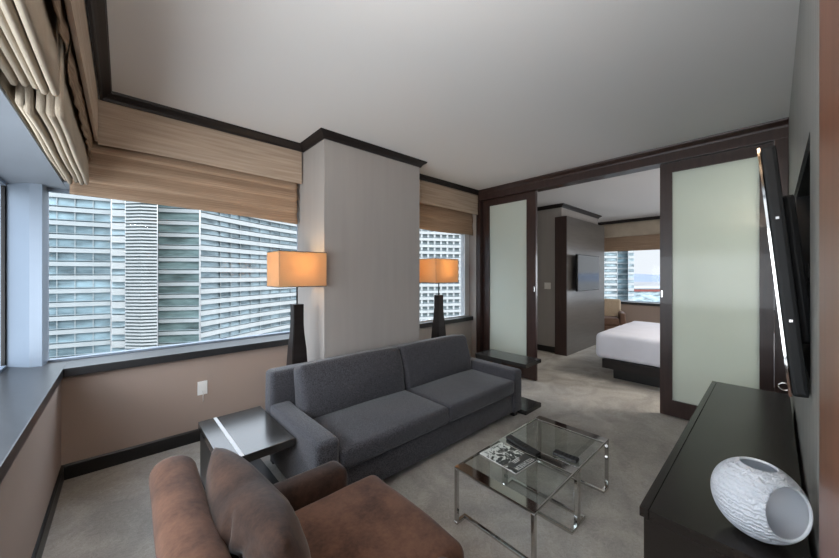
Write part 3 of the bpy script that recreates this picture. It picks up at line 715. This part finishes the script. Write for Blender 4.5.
M['roofing'] = mat('pale_roofing', rgb(118, 118, 116), .9, nscale=.3, namt=.08)
M['red'] = mat('red_fascia', rgb(132, 66, 60), .7, nscale=.3, namt=.1)
t = thing('arena_building', 'low white building with a red fascia beyond the bedroom window', 'building', (260, 60, GZ))
a, b = pt(600, 300), pt(700, 300)
placed(obj('wall_block', prism(back_pts([a, b], 60), GZ, -14.6), M['tg3']), t)
placed(obj('red_fascia', prism([toward(a, 1.2), toward(b, 1.2), toward(b, .02), toward(a, .02)], -14.5, -12.5), M['red']), t)
placed(obj('roof', prism(back_pts([toward(a, 1.6), toward(b, 1.6)], 64), -12.4, -11.6), M['roofing']), t)
def ground_mat():
    t = NT('city_ground'); b = t.b; v = t.coords()
    vo = t.new('ShaderNodeTexVoronoi', Scale=.02); t.link(v, vo.inputs['Vector'])
    n = t.new('ShaderNodeTexNoise', Scale=.006, Detail=6); t.link(v, n.inputs['Vector'])
    r = t.new('ShaderNodeValToRGB'); r.color_ramp.elements[0].color = rgb(66, 70, 64); r.color_ramp.elements[1].color = rgb(112, 101, 90)
    e = r.color_ramp.elements.new(.5); e.color = rgb(90, 82, 73)
    mx = t.new('ShaderNodeMix', data_type='RGBA'); mx.inputs['Factor'].default_value = .88
    t.link(vo.outputs['Color'], mx.inputs[6]); t.link(n.outputs['Fac'], r.inputs['Fac']); t.link(r.outputs['Color'], mx.inputs[7])
    bw = t.new('ShaderNodeRGBToBW'); t.link(mx.outputs[2], bw.inputs[0])
    m3 = t.new('ShaderNodeMix', data_type='RGBA'); m3.inputs['Factor'].default_value = .5; t.link(bw.outputs[0], m3.inputs[6]); t.link(r.outputs['Color'], m3.inputs[7])
    t.link(m3.outputs[2], b.inputs['Base Color']); b.inputs['Roughness'].default_value = .95
    return t.m
bm = bmesh.new(); bm_box(bm, -3000, 6000, -3500, 6000, GZ-5, GZ)
struct('ground', bm, ground_mat(), 'pale desert city ground far below')
hm = bmesh.new(); prev = None; rh = random.Random(9)
hills = []
for k in range(61):
    ang = R(-70+150*k/60); dd = 4600
    hgt = 60+90*abs(noise.noise(Vector((k*.16, 0, 2))))+30*noise.noise(Vector((k*.5, 3, 2)))
    hills.append(((dd*cos(ang), dd*sin(ang)), hgt))
rows = [[hm.verts.new((p[0]*s, p[1]*s, GZ+h*q)) for p, h in hills] for s, q in ((.82, 0), (.9, .45), (1, 1), (1.1, .6), (1.2, 0))]
for a, b in zip(rows, rows[1:]):
    for k in range(60): hm.faces.new((a[k], a[k+1], b[k+1], b[k]))
hl = obj('hills', hm, mat('hazy_hills', rgb(84, 92, 106), .95, nscale=.004, namt=.08), smooth=True); hl['kind'] = 'structure'; hl['label'] = 'low hazy hills on the horizon'

# ---------------------------------------------------------------- light
w = D.worlds.new('sky'); bpy.context.scene.world = w; w.use_nodes = True
nt = w.node_tree; bg = nt.nodes['Background']
tc = nt.nodes.new('ShaderNodeTexCoord'); sp = nt.nodes.new('ShaderNodeSeparateXYZ'); nt.links.new(tc.outputs['Generated'], sp.inputs[0])
cr = nt.nodes.new('ShaderNodeValToRGB'); nt.links.new(sp.outputs['Z'], cr.inputs['Fac'])
e = cr.color_ramp.elements; e[0].position = 0; e[0].color = (.94, .96, 1, 1); e[1].position = 1; e[1].color = (.7, .82, 1, 1)
x = e.new(.25); x.color = (.88, .93, 1, 1)
mr = nt.nodes.new('ShaderNodeMapRange'); mr.inputs['From Min'].default_value = .06; mr.inputs['From Max'].default_value = .55
mr.inputs['To Min'].default_value = .70; mr.inputs['To Max'].default_value = 4.2; nt.links.new(sp.outputs['Z'], mr.inputs['Value'])
nt.links.new(cr.outputs['Color'], bg.inputs['Color']); nt.links.new(mr.outputs[0], bg.inputs['Strength'])
s = D.lights.new('sun', 'SUN'); s.energy = 1.1; s.angle = R(1); s.color = (1, .95, .88)
so = D.objects.new('sun', s); C.objects.link(so); so.rotation_euler = Vector((.10, .9, -1.1)).to_track_quat('-Z', 'Y').to_euler()
def area(name, loc, size, energy, col, rot=(0, 0, 0)):
    l = D.lights.new(name, 'AREA'); l.shape = 'RECTANGLE'; l.size, l.size_y = size[1], size[0]; l.energy = energy; l.color = col
    o = D.objects.new(name, l); C.objects.link(o); o.location = loc; o.rotation_euler = rot; return o

area('daylight_fill_left', (-1.4, .8, .75), (3.9, 2.2), 125, (.93, .96, 1), (0, R(-90), 0))  # added fill panel outside the left window, boosts its daylight
area('daylight_fill_bedroom', (9.7, -.45, 1.3), (1.7, 2.4), 85, (.95, .97, 1), (0, R(90), 0))  # added fill panel past the bedroom window, out of view
area('bedroom_fill', (5.2, -.5, 2.66), (.8, .8), 42, (1, .95, .88), (0, 0, 0))  # added unseen fill for the grey wall, bed and floor, not a known fixture
fl = area('bounce_fill', (.08, .20, 2.25), (.5, .4), 26, (1, .96, .91)); fl.rotation_euler = Vector((.12, .12, 1)).to_track_quat('-Z', 'Y').to_euler()  # added unseen light, bounced off the ceiling near the camera as fill
area('hall_fill', (-.2, -.9, 2.66), (.5, .5), 25, (1, .86, .7), (0, 0, 0))  # added unseen warm fill behind the camera, not a known fixture

# ---------------------------------------------------------------- camera
cd = D.cameras.new('camera'); cam = D.objects.new('camera', cd); C.objects.link(cam)
cam.location = (0, 0, 1.434); cam.rotation_euler = (R(90), 0, A_-R(90))
cd.sensor_fit = 'HORIZONTAL'; cd.sensor_width = 36; cd.lens = 324*36/839; cd.shift_y = -(279-274.3)/839; cd.clip_start = .02; cd.clip_end = 20000
sc = bpy.context.scene; sc.camera = cam
sc.view_settings.view_transform = 'Standard'; sc.view_settings.look = 'None'; sc.view_settings.gamma = 1
sc.view_settings.exposure = .6
try:
    sc.cycles.use_denoising = True; sc.cycles.denoiser = 'OPENIMAGEDENOISE'
except Exception: pass
sc.cycles.max_bounces = 10; sc.cycles.diffuse_bounces = 6; sc.cycles.transparent_max_bounces = 16; sc.cycles.sample_clamp_indirect = 6
sc.cycles.caustics_reflective = False
